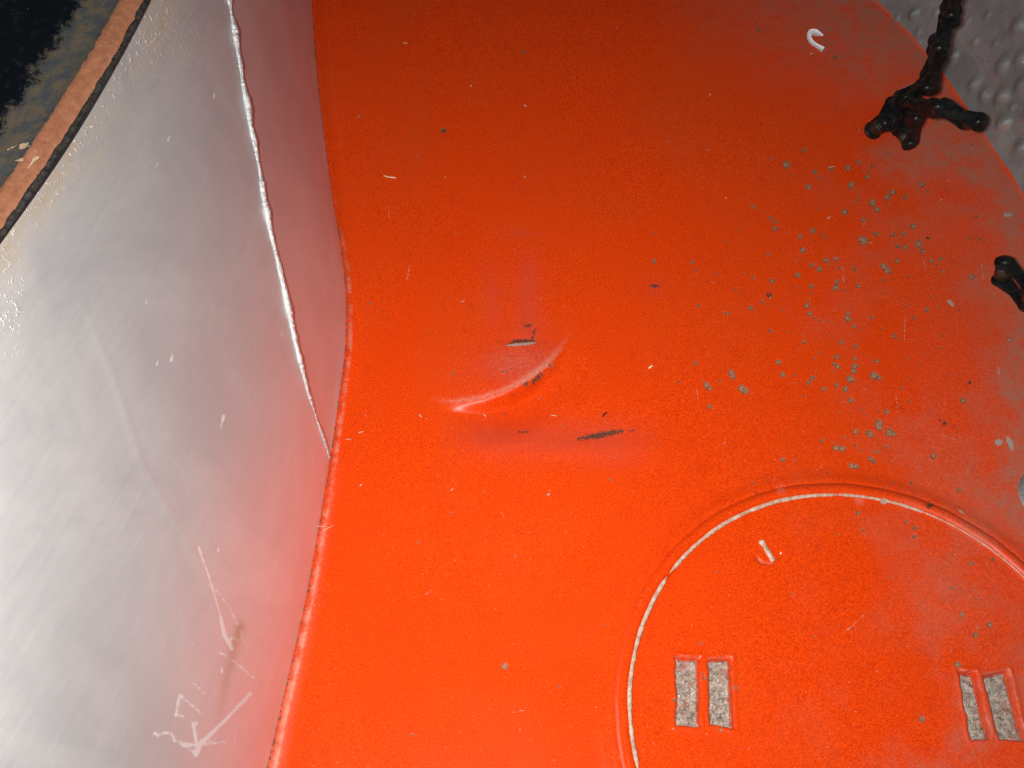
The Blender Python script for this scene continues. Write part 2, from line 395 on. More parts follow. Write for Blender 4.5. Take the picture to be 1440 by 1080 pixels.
def paint_layers(P):
    """worn paint and painted highlights, as attributes on the vertices"""
    X, Y = project(P)
    wx, wy = P[..., 0] * 1000, P[..., 1] * 1000
    a = {}
    chip = np.full(X.shape, 9.0)
    for (cx, cy, r) in CHIPS:
        an = rng.uniform(0, math.pi); e = rng.uniform(0.78, 1.0)
        u = (X - cx) * math.cos(an) + (Y - cy) * math.sin(an); v = -(X - cx) * math.sin(an) + (Y - cy) * math.cos(an)
        chip = np.minimum(chip, np.hypot(u, v / e) - r)
    for k in range(300):                                        # small random pits around the chipped field
        cx, cy = rng.normal(1215, 100), rng.normal(440, 150)
        if k > 230: cx, cy = rng.uniform(520, 1430), rng.uniform(20, 1070)
        chip = np.minimum(chip, np.hypot(X - cx, Y - cy) - rng.uniform(0.5, 2.3))
    a["chip"] = chip + 0.6
    dk = np.full(X.shape, 9.0)
    for *p, w in DARKS:
        d, t, s = seg_dist(X, Y, p)
        dk = np.minimum(dk, (d - w * (1 - 0.5 * np.abs(2 * t - 1))) * 1.0)
    dlm = (P[..., 0] - elx(P[..., 1])) * 1000
    dk = np.minimum(dk, 3.0 * (dlm - 0.35) + 1.2)                # grime in the seam under the wall
    a["dark"] = dk
    pl = np.full(X.shape, 9.0)
    for *p, w in PALES:
        d, t, s = seg_dist(X, Y, p)
        pl = np.minimum(pl, d - w * (1.15 - 1.1 * np.abs(2 * t - 1) ** 2.5))
    for k in range(70):
        cx, cy = rng.uniform(500, 1430), rng.uniform(20, 1070); an = rng.uniform(0, 6.28); L = rng.uniform(0, 5)
        d, t, s = seg_dist(X, Y, [(cx, cy), (cx + L * math.cos(an), cy + L * math.sin(an))])
        pl = np.minimum(pl, d - rng.uniform(-0.4, 0.8))
    for k in range(90):
        cx, cy = rng.normal(1260, 130), rng.uniform(60, 720)
        if k > 60: cx, cy = rng.uniform(500, 1430), rng.uniform(20, 1070)
        an = rng.normal(-0.35, 0.5) if rng.random() < 0.6 else rng.normal(1.5, 0.3); L = rng.exponential(14) + 3
        m = (np.abs(X - cx) < 80) & (np.abs(Y - cy) < 80)
        if m.any():
            d, t, s = seg_dist(X[m], Y[m], [(cx, cy), (cx + L * math.cos(an), cy + L * math.sin(an))])
            pl[m] = np.minimum(pl[m], d - rng.uniform(-0.3, 0.5))
    a["pale"] = pl
    dl = (P[..., 0] - elx(P[..., 1])) * 1000; dr = (erx(P[..., 1]) - P[..., 0]) * 1000
    n1 = fbm(wx, wy, 14, 3)
    w = np.exp(-((dl - 1.5) / 1.1) ** 2) * smooth(150, 420, Y) * (0.45 + 0.55 * smooth(0.3, 0.7, fbm(wx, wy, 4, 33))) * 0.66
    w += np.exp(-((dl - 3.0) / 3.2) ** 2) * smooth(560, 700, Y) * 0.20
    w += 0.30 * np.exp(-((dl - 6.5) / 0.6) ** 2) * smooth(330, 200, Y)
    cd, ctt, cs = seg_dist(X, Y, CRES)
    w += np.exp(-((cd * cs + 4) / 5.5) ** 2) * (0.45 + 0.55 * np.sin(math.pi * np.clip(ctt, 0, 1))) * 0.46 * (cd < 25)  # worn dent crest, its highlight painted into the colour
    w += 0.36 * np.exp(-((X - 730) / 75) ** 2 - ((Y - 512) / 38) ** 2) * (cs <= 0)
    w += 0.26 * smooth(1150, 1330, X) * smooth(600, 450, np.abs(Y - 420) + 60 * n1)
    for (cx, cy, r) in ((1098, 688, 9), (1208, 704, 8)):
        w += 0.5 * np.exp(-((X - cx) ** 2 + (Y - cy) ** 2) / r ** 2)
    w += 0.22 * np.exp(-((X - 655) / 40) ** 2 - ((Y - 570) / 14) ** 2)
    a["wear_highlight"] = np.clip(w, 0, 1)
    s = 0.75 * np.exp(-((Y - 618) / 26) ** 2) * smooth(610, 700, X) * smooth(950, 850, X)
    s += 0.6 * np.exp(-((X - 742) / 20) ** 2) * smooth(325, 400, Y) * smooth(500, 460, Y) + 0.5 * np.exp(-((X - 690) / 16) ** 2) * smooth(340, 400, Y) * smooth(480, 440, Y)
    s += 0.35 * np.exp(-((X - 730) / 28) ** 2 - ((Y - 328) / 5) ** 2)
    s += 0.9 * (cs <= 0) * np.exp(-((X - 735) / 75) ** 2 - ((Y - 520) / 40) ** 2)
    s += 0.5 * np.exp(-((X - 921) / 16) ** 2 - ((Y - 405) / 14) ** 2) + 0.35 * np.exp(-((X - 860) / 40) ** 2 - ((Y - 645) / 18) ** 2)
    a["smudge"] = np.clip(s * (0.5 + n1), 0, 1)
    drp = dr + 34 * (fbm(wx, wy, 30, 11) - 0.5)
    du = 0.85 * np.exp(-np.clip(drp - 6, 0, None) / 13) * smooth(0.9, 1.9, dr)
    du += 0.85 * smooth(300, 0, np.hypot((X - 1225) * 0.8, (Y + 20) * 1.5))
    du += 0.55 * smooth(85, 20, np.hypot(X - 1270, (Y - 222) * 1.6)) + 0.5 * smooth(90, 25, np.hypot(X - 1345, (Y - 200) * 1.2))
    du += 0.9 * smooth(85, 42, np.hypot(X - 1476, Y - 697)) + 0.40 * smooth(1340, 1440, X) * smooth(760, 560, np.abs(Y - 560) * 2 + 300)
    du += 0.45 * smooth(1395, 1440, X) * smooth(230, 330, Y) * smooth(800, 600, Y)
    du += 0.42 * smooth(1040, 1400, X + 160 * (fbm(wx, wy, 22, 15) - 0.5)) * smooth(0.40, 0.70, fbm(wx, wy, 16, 19))
    a["dust"] = np.clip(du, 0, 1)
    return a

CRES = [(610, 565), (640, 569), (680, 565), (712, 556), (742, 541), (768, 520), (787, 498), (803, 474)]

# ------------------------------------------------------------------ floor
RES = 0.0005
gx = np.arange(-0.115, 0.252, RES); gy = np.arange(0.015, 0.47, RES)
GX, GY = np.meshgrid(gx, gy, indexing='ij')
P = np.stack([GX, GY, np.zeros_like(GX)], -1)
X, Y = project(P)
dl = GX - elx(GY); dr = erx(GY) - GX
Z = LIP * (1 - smooth(0.0, 1.0, dl / (0.0022 + 0.0040 * smooth(0.17, 0.38, GY)))) ** 1.2
Z += 0.0006 * (1 - smooth(0.0, 0.0012, dr))
cd, ctt, cs = seg_dist(X, Y, CRES)
amp = np.sin(math.pi * np.clip(ctt, 0.0, 1)) ** 2.0
sd = cd * cs                                              # >0 on the near side of the fold
near = np.where(sd > 0, smooth(0, 13, sd) * (1 - smooth(8, 72, sd)), 0)
far = np.where(sd <= 0, 1 - smooth(0, 95, -sd), 1 - smooth(0, 13, sd))
Z += amp * (0.0022 * far - 0.0038 * near)
Z -= 0.0006 * np.exp(-((X - 760) / 110) ** 2 - ((Y - 590) / 26) ** 2)
Z += 0.0005 * np.exp(-((X - 830) / 130) ** 2 - ((Y - 632) / 14) ** 2)
Z -= 0.0004 * np.exp(-((X - 733) / 26) ** 2 - ((Y - 478) / 5) ** 2)
Z += 0.0009 * (fbm(GX * 1000, GY * 1000, 75, 21, 2) - 0.5)
rl = np.hypot(GX - LC[0], GY - LC[1])
Z += 0.0010 * np.exp(-((rl - LR - 0.0055) / 0.0030) ** 2)    # swelling around the lid seat
Z = np.where(rl < LR - 0.0012, Z - 0.003, Z)
P[..., 2] = Z
keep = (dl > -0.0012) & (dr > -0.0012)
F = grid_faces(*GX.shape, keep)
flat = P.reshape(-1, 3)
lay = paint_layers(np.stack([GX, GY, np.zeros_like(GX)], -1))
v, f, lay = compact(flat, F, lay)
floor = mesh_obj("floor", v, f, M_RED, attrs=lay)
floor["kind"] = "structure"
floor["label"] = "glossy red orange enamelled metal floor, chipped and dented"

# ------------------------------------------------------------------ left wall of zinc sheet
H = 0.127
wall = thing("metal_side_wall", "leaning silver grey sheet metal wall with scratches, left of the red floor", "wall", (elx(0.2), 0.2, 0))
wall["kind"] = "thing"
rim_px = np.array([(-60, 425), (0, 340), (60, 258), (118, 172), (165, 92), (217, 0)], float)
rimw = at(rim_px[:, 0], rim_px[:, 1], H)
rim_y = np.concatenate([[-0.06, 0.02, 0.08], rimw[:, 1], [0.28, 0.33, 0.40, 0.48]])
rim_x = np.concatenate([[-0.212, -0.174, -0.148], rimw[:, 0], [-0.0965, -0.102, -0.118, -0.138]])
rim_c = np.polyfit(rim_y, rim_x, 4, w=np.where((rim_y > 0.10) & (rim_y < 0.27), 6.0, 1.0))
def rimx(y): return np.polyval(rim_c, y)
def smooth_curve(fn, y, w=0.012):
    return sum(fn(y + k * w / 4) for k in range(-4, 5)) / 9
POW = 1.5
def base_x(y): return smooth_curve(elx, y, 0.008)
def sheet_x(y, z):
    t = np.clip((z - LIP) / (H - LIP), 0, 1.3) ** POW
    return base_x(y) * (1 - t) + rimx(y) * t
bead_px = np.array([(463, 645), (455, 618), (446, 592), (432, 548), (417, 490), (403, 425), (389, 362), (376, 305), (363, 232), (350, 160), (337, 88), (322, 0), (305, -110)], float)
bead_w = []
for bx, by in bead_px:
    rx, ry, rz = ray(bx, by)
    zz = np.linspace(LIP, 0.16, 2400)
    s = (CAM_H - zz) / -rz
    err = rx * s - sheet_x(ry * s, zz)
    k = int(np.argmin(np.abs(err)))
    bead_w.append((rx * s[k], ry * s[k], zz[k]))
bead_w = np.array(bead_w)
o_ = np.argsort(bead_w[:, 1]); bead_w = bead_w[o_]
YB0 = bead_w[0, 1]
print('bead', np.round(bead_w, 4).tolist())
def bead_z(y):
    z = np.interp(y, bead_w[:, 1], bead_w[:, 2])
    z = np.where(y > bead_w[-1, 1], bead_w[-1, 2], z)
    return np.clip(np.where(y < YB0, LIP, z), LIP, H * 0.95)
def mid_x(y):
    return sheet_x(y, bead_z(y))

def wall_layers(P3):
    X, Y = project(P3)
    a = {}
    pl = np.full(X.shape, 12.0)
    strokes = [([(280, 770), (293, 807), (303, 840), (314, 877)], 1.6), ([(312, 872), (316, 893), (327, 913)], 3.0), ([(316, 893), (335, 900)], 2.0), ([(305, 830), (323, 853), (337, 883), (348, 912)], 0.8),
               ([(310, 918), (330, 930), (357, 953)], 1.4), ([(353, 975), (320, 1010), (283, 1045)], 2.6), ([(300, 1030), (283, 1045), (275, 1063)], 3.2),
               ([(217, 1033), (240, 1030), (247, 1040), (273, 1048), (317, 1043)], 1.8), ([(218, 1031), (222, 1035)], 2.6), ([(253, 977), (247, 1007), (258, 1007)], 1.8), ([(253, 977), (270, 992), (283, 1003)], 1.6),
               ([(268, 957), (292, 978)], 1.0), ([(272, 1017), (277, 1047)], 2.6), ([(245, 1042), (274, 1057)], 1.8), ([(266, 900), (275, 902), (268, 909)], 0.6), ([(312, 940), (313, 945)], 1.8),
               ([(334, 1012), (330, 1050)], 0.5), ([(262, 1012), (266, 1013)], 1.0), ([(276, 1016), (277, 1019)], 2.4)]
    for p, w in strokes:
        d, t, s = seg_dist(X, Y, p); pl = np.minimum(pl, d - w)
    a["pale"] = pl
    sc = np.full(X.shape, 6.0)
    R = np.random.default_rng(31)
    for k in range(420):
        cx, cy = R.uniform(5, 480), R.uniform(20, 1075)
        if R.random() < 0.5: cx, cy = R.normal(290, 80), R.uniform(150, 1000)
        an = math.radians(R.normal(68, 11) if R.random() < 0.75 else R.normal(108, 14)); L = R.exponential(15) + 2
        m = (np.abs(X - cx) < 90) & (np.abs(Y - cy) < 90)
        if not m.any(): continue
        d, t, s = seg_dist(X[m], Y[m], [(cx, cy), (cx + L * math.cos(an), cy - L * math.sin(an))])
        sc[m] = np.minimum(sc[m], d - R.uniform(-0.75, 0.10))
    for cx, cy, r in ((205, 425, 1.4), (240, 505, 1.8), (220, 512, 1.2), (313, 588, 2.0), (310, 598, 1.4), (236, 196, 1.2), (220, 232, 1), (300, 135, 1.4), (306, 774, 1.4), (395, 470, 1.2)):
        d, t, s = seg_dist(X, Y, [(cx, cy + 3), (cx + 2, cy - 4)]); sc = np.minimum(sc, d - r)  # small painted glints, drawn into the scratch mask
    d, t, s = seg_dist(X, Y, [(95, 380), (125, 450), (160, 530), (200, 655), (250, 740), (282, 795), (300, 840)]); sc = np.minimum(sc, d + 0.25 - 0.5 * t)
    d, t, s = seg_dist(X, Y, [(235, 572), (270, 573), (300, 570)]); sc = np.minimum(sc, d - 0.1)
    a["scratch_glint"] = sc
    d, t, s = seg_dist(X, Y, [(-20, 370), (60, 275), (118, 190), (165, 110), (225, -10)])
    st_ = 0.9 * np.exp(-(d / 34) ** 2) + 0.55 * np.exp(-((X - 205) / 75) ** 2 - ((Y - 60) / 90) ** 2) + 0.35 * np.exp(-((X - 165) / 45) ** 2 - ((Y - 215) / 70) ** 2) + 0.6 * np.exp(-((X - 15) / 28) ** 2 - ((Y - 420) / 60) ** 2)
    a["stain"] = np.clip(st_, 0, 1)
    a["crust"] = np.clip(0.9 * np.exp(-(d / 16) ** 2) + 0.9 * np.exp(-((X - 235) / 50) ** 2 - ((Y - 40) / 60) ** 2) + 0.7 * np.exp(-((X - 10) / 22) ** 2 - ((Y - 430) / 60) ** 2), 0, 1)
    d, t, s = seg_dist(X, Y, [(338, 880), (328, 915), (318, 955), (310, 1000)])
    a["green"] = np.exp(-(d / 7) ** 2) * (1 - t * 0.7)
    return a

def wall_panel(name, y0, y1, ny, nt, bottom, top, power=1.0):
    ys = np.linspace(y0, y1, ny); ts = np.linspace(0, 1, nt)
    YY, TT = np.meshgrid(ys, ts, indexing='ij')
    b = bottom(ys); t = top(ys)
    ZZ = b[1][:, None] * (1 - TT) + t[1][:, None] * TT
    if power is None:
        XX = sheet_x(YY, ZZ)
    else:
        TX = TT ** power
        XX = b[0][:, None] * (1 - TX) + t[0][:, None] * TX
    P3 = np.stack([XX, YY, ZZ], -1)
    px, py = project(P3)
    if name == "lower_panel":
        pass
    d, tt, s = seg_dist(px, py, [(95, 380), (125, 450), (160, 530), (200, 655), (250, 740), (282, 795), (312, 880)])
    P3[..., 0] += 0.00010 * np.exp(-(d / 6) ** 2) * smooth(0, .3, tt)     # long crease in the sheet
    P3[..., 0] += 0.0016 * (fbm(YY * 1000, ZZ * 1000, 60, 5, 2) - 0.5) * smooth(0, 0.1, TT)
    lay = wall_layers(P3)
    o = mesh_obj(name, P3.reshape(-1, 3), grid_faces(ny, nt), M_WALL, wall, attrs=lay, uv=np.stack([YY, np.hypot(XX - b[0][:, None], ZZ)], -1).reshape(-1, 2))
    return o

wall_panel("upper_panel", -0.055, 0.46, 640, 190, lambda y: (mid_x(y), bead_z(y)), lambda y: (smooth_curve(rimx, y), np.full_like(y, H)), None)
wall_panel("lower_panel", YB0 + 0.0005, 0.46, 330, 130, lambda y: (base_x(y), np.full_like(y, LIP)), lambda y: (mid_x(y), bead_z(y)), 0.96)

def tube(name, pts, rad, mat, parent=None, n=10, flat=1.0, jitter=0.0, seed=1):
    R = np.random.default_rng(seed)
    pts = np.asarray(pts, float); m = len(pts)
    rad = np.broadcast_to(np.asarray(rad, float), (m,))
    tan = np.gradient(pts, axis=0); tan /= np.linalg.norm(tan, axis=1)[:, None] + 1e-12
    V = []
    up = np.array([0, 0, 1.0])
    for i in range(m):
        a = np.cross(tan[i], up)
        if np.linalg.norm(a) < 1e-3: a = np.cross(tan[i], [1, 0, 0])
        a /= np.linalg.norm(a); b = np.cross(a, tan[i])
        r = rad[i] * (1 + jitter * R.normal())
        for k in range(n):
            t = 2 * math.pi * k / n
            rr = r * (1 + jitter * 0.6 * R.normal())
            V.append(pts[i] + a * math.cos(t) * rr + b * math.sin(t) * rr * flat)
    Fs = [(i * n + k, i * n + (k + 1) % n, (i + 1) * n + (k + 1) % n, (i + 1) * n + k) for i in range(m - 1) for k in range(n)]
    Fs += [tuple(range(n))[::-1], tuple((m - 1) * n + k for k in range(n))]
    return mesh_obj(name, V, Fs, mat, parent)

by = np.linspace(YB0, bead_w[-1, 1] + 0.02, 420)
bx = mid_x(by) + 0.0006 * (vnoise(by * 1000, by * 0, 5, 41) - 0.5)
bz = bead_z(by) + 0.0010 * (vnoise(by * 1000, by * 0, 6, 42) - 0.5)
tube("weld_bead", np.stack([bx, by, bz], -1), (0.00075 + 0.0006 * vnoise(by * 1000, by * 0, 3.5, 43)) * smooth(YB0 - 0.05, YB0 + 0.04, by), M_BEAD, wall, 10, 0.9, 0.10)

# ------------------------------------------------------------------ black ledge above the wall
ledge = thing("black_ledge", "black painted ledge with rusty orange edge and grey weathered band, above the silver wall", "ledge", (rimx(0.2), 0.2, H))
ys = np.linspace(-0.055, 0.46, 420); ws = np.linspace(0.0, 0.16, 200)
YY, WW = np.meshgrid(ys, ws, indexing='ij')
rx_s = smooth_curve(rimx, ys)
nrm_ = np.stack([-np.ones_like(ys), np.gradient(rx_s, ys)], -1); nrm_ /= np.linalg.norm(nrm_, axis=1)[:, None]
PX = rx_s[:, None] + nrm_[:, :1] * WW; PY = YY + nrm_[:, 1:] * WW
PZ = H + 0.0010 + 0.0014 * smooth(0.000, 0.002, WW) + 0.0008 * np.exp(-((WW - 0.006) / 0.002) ** 2)
PZ += 0.0006 * (fbm(PX * 1000, PY * 1000, 9, 8) - 0.5)
P3 = np.stack([PX, PY, PZ], -1)
lx, ly = project(P3)
fl = np.full(lx.shape, 12.0)
for p, w in (([(28, 206), (40, 203)], 3.5), ([(10, 210), (16, 208)], 2.5), ([(50, 214), (54, 224)], 2.2), ([(25, 226), (33, 225)], 2.2), ([(62, 200), (66, 196)], 2), ([(48, 222), (38, 240)], 1.6), ([(20, 262), (28, 250)], 1.5)):
    d, t, s = seg_dist(lx, ly, p); fl = np.minimum(fl, d - w)
mesh_obj("plate", P3.reshape(-1, 3), grid_faces(len(ys), len(ws))[:, ::-1], M_LEDGE, ledge, attrs={"edge_mm": WW * 1000 * 0.23 / (CAM_H - H), "flake": fl})
yy = np.linspace(-0.05, 0.45, 700)
rr = 0.00095 * (0.9 + 0.25 * vnoise(yy * 1000, yy * 0, 4, 51))
tube("edge_sealant", np.stack([smooth_curve(rimx, yy) - 0.0008, yy, np.full_like(yy, H + 0.0009) + 0.0005 * vnoise(yy * 1000, yy * 0, 3, 52)], -1), rr, M_SEAL, ledge, 10, 0.9, 0.05, 5)

# ------------------------------------------------------------------ right wall with pressed bumps
dim = thing("dimpled_side_wall", "dull grey metal wall with rows of pressed bumps, right of the red floor", "wall", (float(erx(0.3)), 0.3, 0))
dim["kind"] = "thing"
yr = np.linspace(0.10, 0.46, 620)
xr = smooth_curve(erx, yr, 0.016)
tr = np.stack([np.gradient(xr), np.gradient(yr)], -1); tr /= np.linalg.norm(tr, axis=1)[:, None]
nout = np.stack([tr[:, 1], -tr[:, 0]], -1)                     # away from the floor
hs = np.linspace(0.0, 0.12, 240)
YI, HH = np.meshgrid(np.arange(len(yr)), hs, indexing='ij')
LEANR = 0.30
def rwall(off):
    k = LEANR * HH + off
    return np.stack([xr[:, None] + nout[:, :1] * k, yr[:, None] + nout[:, 1:] * k, HH + 0.0], -1)
Pw = rwall(0.0)
wx_, wy_ = project(Pw)
bumps = [(1286, 19, 1), (1317, 17, .5), (1340, 80, 1), (1371, 118, 1), (1387, 133, 1.15), (1412, 90, 1.3), (1433, 36, 1.4), (1437, 82, 1.4), (1412, 134, 1.25), (1438, 118, 1.3), (1412, 172, 1.3), (1436, 206, 1.3),
         (1425, 150, .6), (1372, 58, .5), (1400, 60, .5), (1290, 45, .4), (1262, 25, .4), (1390, 20, .5), (1360, 30, .4), (1450, 160, 1.3), (1460, 60, 1.4), (1462, 20, 1.4), (1455, 240, 1.2), (1470, 110, 1.3), (1480, 180, 1.3)]
hmap = np.zeros(wx_.shape)
for cx, cy, s in bumps:
    k = np.unravel_index(np.argmin(np.hypot(wx_ - cx, wy_ - cy)), wx_.shape)
    c = Pw[k]
    dd = np.linalg.norm((Pw - c) * np.array([1.15, 1.15, 0.75]), axis=-1)
    hmap += (0.0018 if s >= 1 else 0.0007) * np.exp(-(dd / (0.0024 * max(s, .6))) ** 2.4)
hmap += 0.0012 * (fbm(YI * 0.6, HH * 1000, 14, 77, 3) - 0.5)
d_, t_, s_ = seg_dist(wx_, wy_, [(1330, 28), (1382, 98), (1371, 140)])
Pw = rwall(-hmap)
sd_, _, _ = seg_dist(wx_, wy_, [(1300, -10), (1330, 28), (1382, 98)])
stn = np.clip(np.exp(-((wx_ - 1415) / 32) ** 2 - ((wy_ - 160) / 60) ** 2), 0, 1)
mesh_obj("panel", Pw.reshape(-1, 3), grid_faces(len(yr), len(hs))[:, ::-1], M_DIM, dim, attrs={"seam": np.clip(sd_ - 1.2, -5, 9), "stain": stn})

# ------------------------------------------------------------------ round lid
lid = thing("round_hatch", "round red metal hatch cover set in the floor, with worn pale rim", "hatch", (LC[0], LC[1], 0))
SLOTS = [[(950, 924), (983, 926), (984, 1021), (951, 1020)], [(996, 927), (1028, 925), (1031, 1023), (998, 1019)],
         [(1348, 943), (1370, 946), (1391, 1040), (1365, 1040)], [(1383, 950), (1417, 942), (1441, 1043), (1405, 1041)]]
def quad_sdf(X, Y, q):
    q = np.asarray(q, float); d = np.full(X.shape, -1e9)
    for i in range(4):
        a, b = q[i], q[(i + 1) % 4]
        n = np.array([b[1] - a[1], -(b[0] - a[0])]); n /= np.linalg.norm(n)
        d = np.maximum(d, (X - a[0]) * n[0] + (Y - a[1]) * n[1])
    return d
RL = 0.0004
gx = np.arange(LC[0] - LR, LC[0] + LR, RL); gy = np.arange(LC[1] - LR, LC[1] + LR, RL)
GX, GY = np.meshgrid(gx, gy, indexing='ij')
keep = (np.hypot(GX - LC[0], GY - LC[1]) < LR - 0.0002) & (GY > 0.02)
P = np.stack([GX, GY, np.zeros_like(GX)], -1)
X, Y = project(P)
Z = np.zeros_like(GX) + 0.0002
for q in SLOTS:
    d = quad_sdf(X, Y, q) + 6.0 * (fbm(GX * 1000, GY * 1000, 4.0, 17, 3) - 0.5)
    Z -= 0.0036 * smooth(1.2, -2.4, d)
    Z += 0.0003 * np.exp(-((d - 4.0) / 3.0) ** 2)
d, t, s = seg_dist(X, Y, [(1063, 783), (1072, 791), (1084, 792), (1097, 780)])
Z -= 0.0006 * np.exp(-(d / 3.0) ** 2)
Z -= 0.0003 * smooth(20, 10, np.hypot(X - 1080, Y - 775)) * smooth(-4, 6, Y - 771)
Z += 0.0006 * (fbm(GX * 1000, GY * 1000, 60, 61, 2) - 0.5)
P2 = np.stack([GX, GY, Z], -1)
lay = paint_layers(P)
lay["wear_highlight"] = np.clip(lay["wear_highlight"] + 0.6 * np.exp(-(d / 2.0) ** 2) * (t > .1) * (t < .7), 0, 1)
for q in SLOTS:
    dq = quad_sdf(X, Y, q)
    lay["wear_highlight"] = np.clip(lay["wear_highlight"] + 0.55 * np.exp(-((dq - 1) / 1.6) ** 2) * (Y < q[0][1] + 3), 0, 1)  # lit top edge of each slot, painted pale
v, f, lay = compact(P2.reshape(-1, 3), grid_faces(*GX.shape, keep), lay)
mesh_obj("disc", v, f, M_RED, lid, attrs=lay)
# rim ring: painted swage with a worn crest
def ring_obj(name, prof, mat, a0=0, a1=2 * math.pi, n=360, breaks=None):
    pr = np.array(prof); A = np.linspace(a0, a1, n)
    AA, II = np.meshgrid(A, np.arange(len(pr)), indexing='ij')
    wob = 0.00035 * (vnoise(AA * 40, AA * 0, 3, 91) - 0.5)
    r = LR + pr[II.astype(int), 0] + wob; z = pr[II.astype(int), 1]
    Pq = np.stack([LC[0] + r * np.cos(AA), LC[1] + r * np.sin(AA), z], -1)
    return mesh_obj(name, Pq.reshape(-1, 3), grid_faces(n, len(pr)), mat, lid, attrs=paint_layers(Pq) if mat is M_RED else None)
ring_obj("rim_ring", [(0.0062, -0.001), (0.0046, 0.0010), (0.0034, 0.0020), (0.0022, 0.0024), (0.0010, 0.0021), (0.0003, 0.0013), (-0.0004, 0.0003), (-0.0012, -0.0006)], M_RED, n=420)
def worn_line(angs, w):
    A = np.linspace(*angs, 140)
    ww = w * (0.85 + 0.3 * vnoise(A * 300, A * 0, 5, 95)) * np.clip(np.minimum(np.arange(140), 139 - np.arange(140)) / 6.0, 0.05, 1)
    r0 = LR + 0.0001
    pts = np.stack([LC[0] + r0 * np.cos(A), LC[1] + r0 * np.sin(A), np.full_like(A, 0.0013)], -1)
    tube("worn_crest", pts, ww, M_WORN, lid, 8, 0.5, 0.03, 9)
def ang(px, py):
    w = at(px, py, 0.0); return math.atan2(w[1] - LC[1], w[0] - LC[0])
a_bl = ang(905, 1085); a_bl = a_bl + 2 * math.pi if a_bl < 0 else a_bl
worn_line((ang(935, 810), a_bl), 0.0009)
worn_line((ang(1180, 700), ang(938, 806)), 0.0008)
worn_line((ang(1300, 722), ang(1176, 700)), 0.0006)
worn_line((ang(1450, 825), ang(1296, 721)), 0.0003)
# slot pads (gritty bare steel in the pressed slots) and the ribs between them
def pad(q, nm="slot_pad"):
    q = np.asarray(q, float); n0, n1 = 44, 110
    u, w = np.meshgrid(np.linspace(-0.04, 1.04, n0), np.linspace(-0.01, 1.02, n1), indexing='ij')
    pp = ((1 - u) * (1 - w))[..., None] * q[0] + (u * (1 - w))[..., None] * q[1] + (u * w)[..., None] * q[2] + ((1 - u) * w)[..., None] * q[3]
    Pz = at(pp[..., 0], pp[..., 1], 0.0)
    e = np.minimum(np.minimum(u, 1 - u) * 0.35, np.minimum(w, 1 - w))
    Pz[..., 2] = -0.0019 + 0.0012 * (fbm(Pz[..., 0] * 1000, Pz[..., 1] * 1000, 2.2, 71, 3) - 0.5) + 0.0006 * np.exp(-w * 14) * 0 - 0.0009 * smooth(0.05, 0, e) + 0.0007 * smooth(0.7, 1.0, w)
    return mesh_obj(nm, Pz.reshape(-1, 3), grid_faces(n0, n1)[:, ::-1], M_GRIT, lid)
for q in SLOTS: pad(q)
# little notch with a pale bar
b0, b1 = at(1070, 760, 0.0003), at(1088, 789, 0.0001)
nb = 14
pts = np.linspace(b0, b1, nb)
tube("notch_bar", pts, np.full(nb, 0.0009), M_WORN, lid, 8, 0.6, 0.10, 3)

# ------------------------------------------------------------------ zinc plug at the right
pc = at(1476, 697, 0.0)
plug = thing("round_plug", "small round grey metal plug cut by the right edge above the lid", "plug", tuple(pc))
prof = [(0.0, 0.0030), (0.006, 0.0029), (0.0085, 0.0024), (0.0092, 0.0016), (0.0094, 0.0004), (0.0106, 0.0003), (0.0108, -0.0006)]
A = np.linspace(0, 2 * math.pi, 65)
V = np.array([(pc[0] + r * math.cos(a), pc[1] + r * math.sin(a), z) for a in A for r, z in prof])
mesh_obj("cap", V, grid_faces(65, len(prof)), M_PLUG, plug)

# ------------------------------------------------------------------ chains
PITCH = 0.0159
def figure8(re, waist, th, bev=0.00035, n=14):
    """side plate along +x from 0 to PITCH, thickness along z"""
    out = []
    a0 = math.radians(58)
    for k in range(n + 1):
        a = a0 + (2 * math.pi - 2 * a0) * k / n
        out.append((re * math.cos(a), re * math.sin(a)))
    out.append((PITCH * 0.5, -waist))
    for k in range(n + 1):
        a = -math.pi + a0 + (2 * math.pi - 2 * a0) * k / n
        out.append((PITCH + re * math.cos(a), re * math.sin(a)))
    out.append((PITCH * 0.5, waist))
    out = np.array(out); m = len(out)
    cen = np.stack([np.where(out[:, 0] < PITCH * .3, 0, np.where(out[:, 0] > PITCH * .7, PITCH, out[:, 0])), np.zeros(m)], -1)
    dirn = out - cen; dirn /= np.linalg.norm(dirn, axis=1)[:, None]
    V = []
    for z, ins in ((-th / 2, bev), (-th / 2 + bev, 0), (th / 2 - bev, 0), (th / 2, bev)):
        o = out - dirn * ins
        V += [(x, y, z) for x, y in o]
    Fs = [(l * m + k, l * m + (k + 1) % m, (l + 1) * m + (k + 1) % m, (l + 1) * m + k) for l in range(3) for k in range(m)]
    Fs += [tuple(range(m))[::-1], tuple(3 * m + k for k in range(m))]
    return V, Fs

def lathe(prof, n=18):
    V = [(r * math.cos(2 * math.pi * k / n), r * math.sin(2 * math.pi * k / n), z) for r, z in prof for k in range(n)]
    m = len(prof)
    Fs = [(l * n + k, l * n + (k + 1) % n, (l + 1) * n + (k + 1) % n, (l + 1) * n + k) for l in range(m - 1) for k in range(n)]
    Fs += [tuple(range(n))[::-1], tuple((m - 1) * n + k for k in range(n))]
    return V, Fs

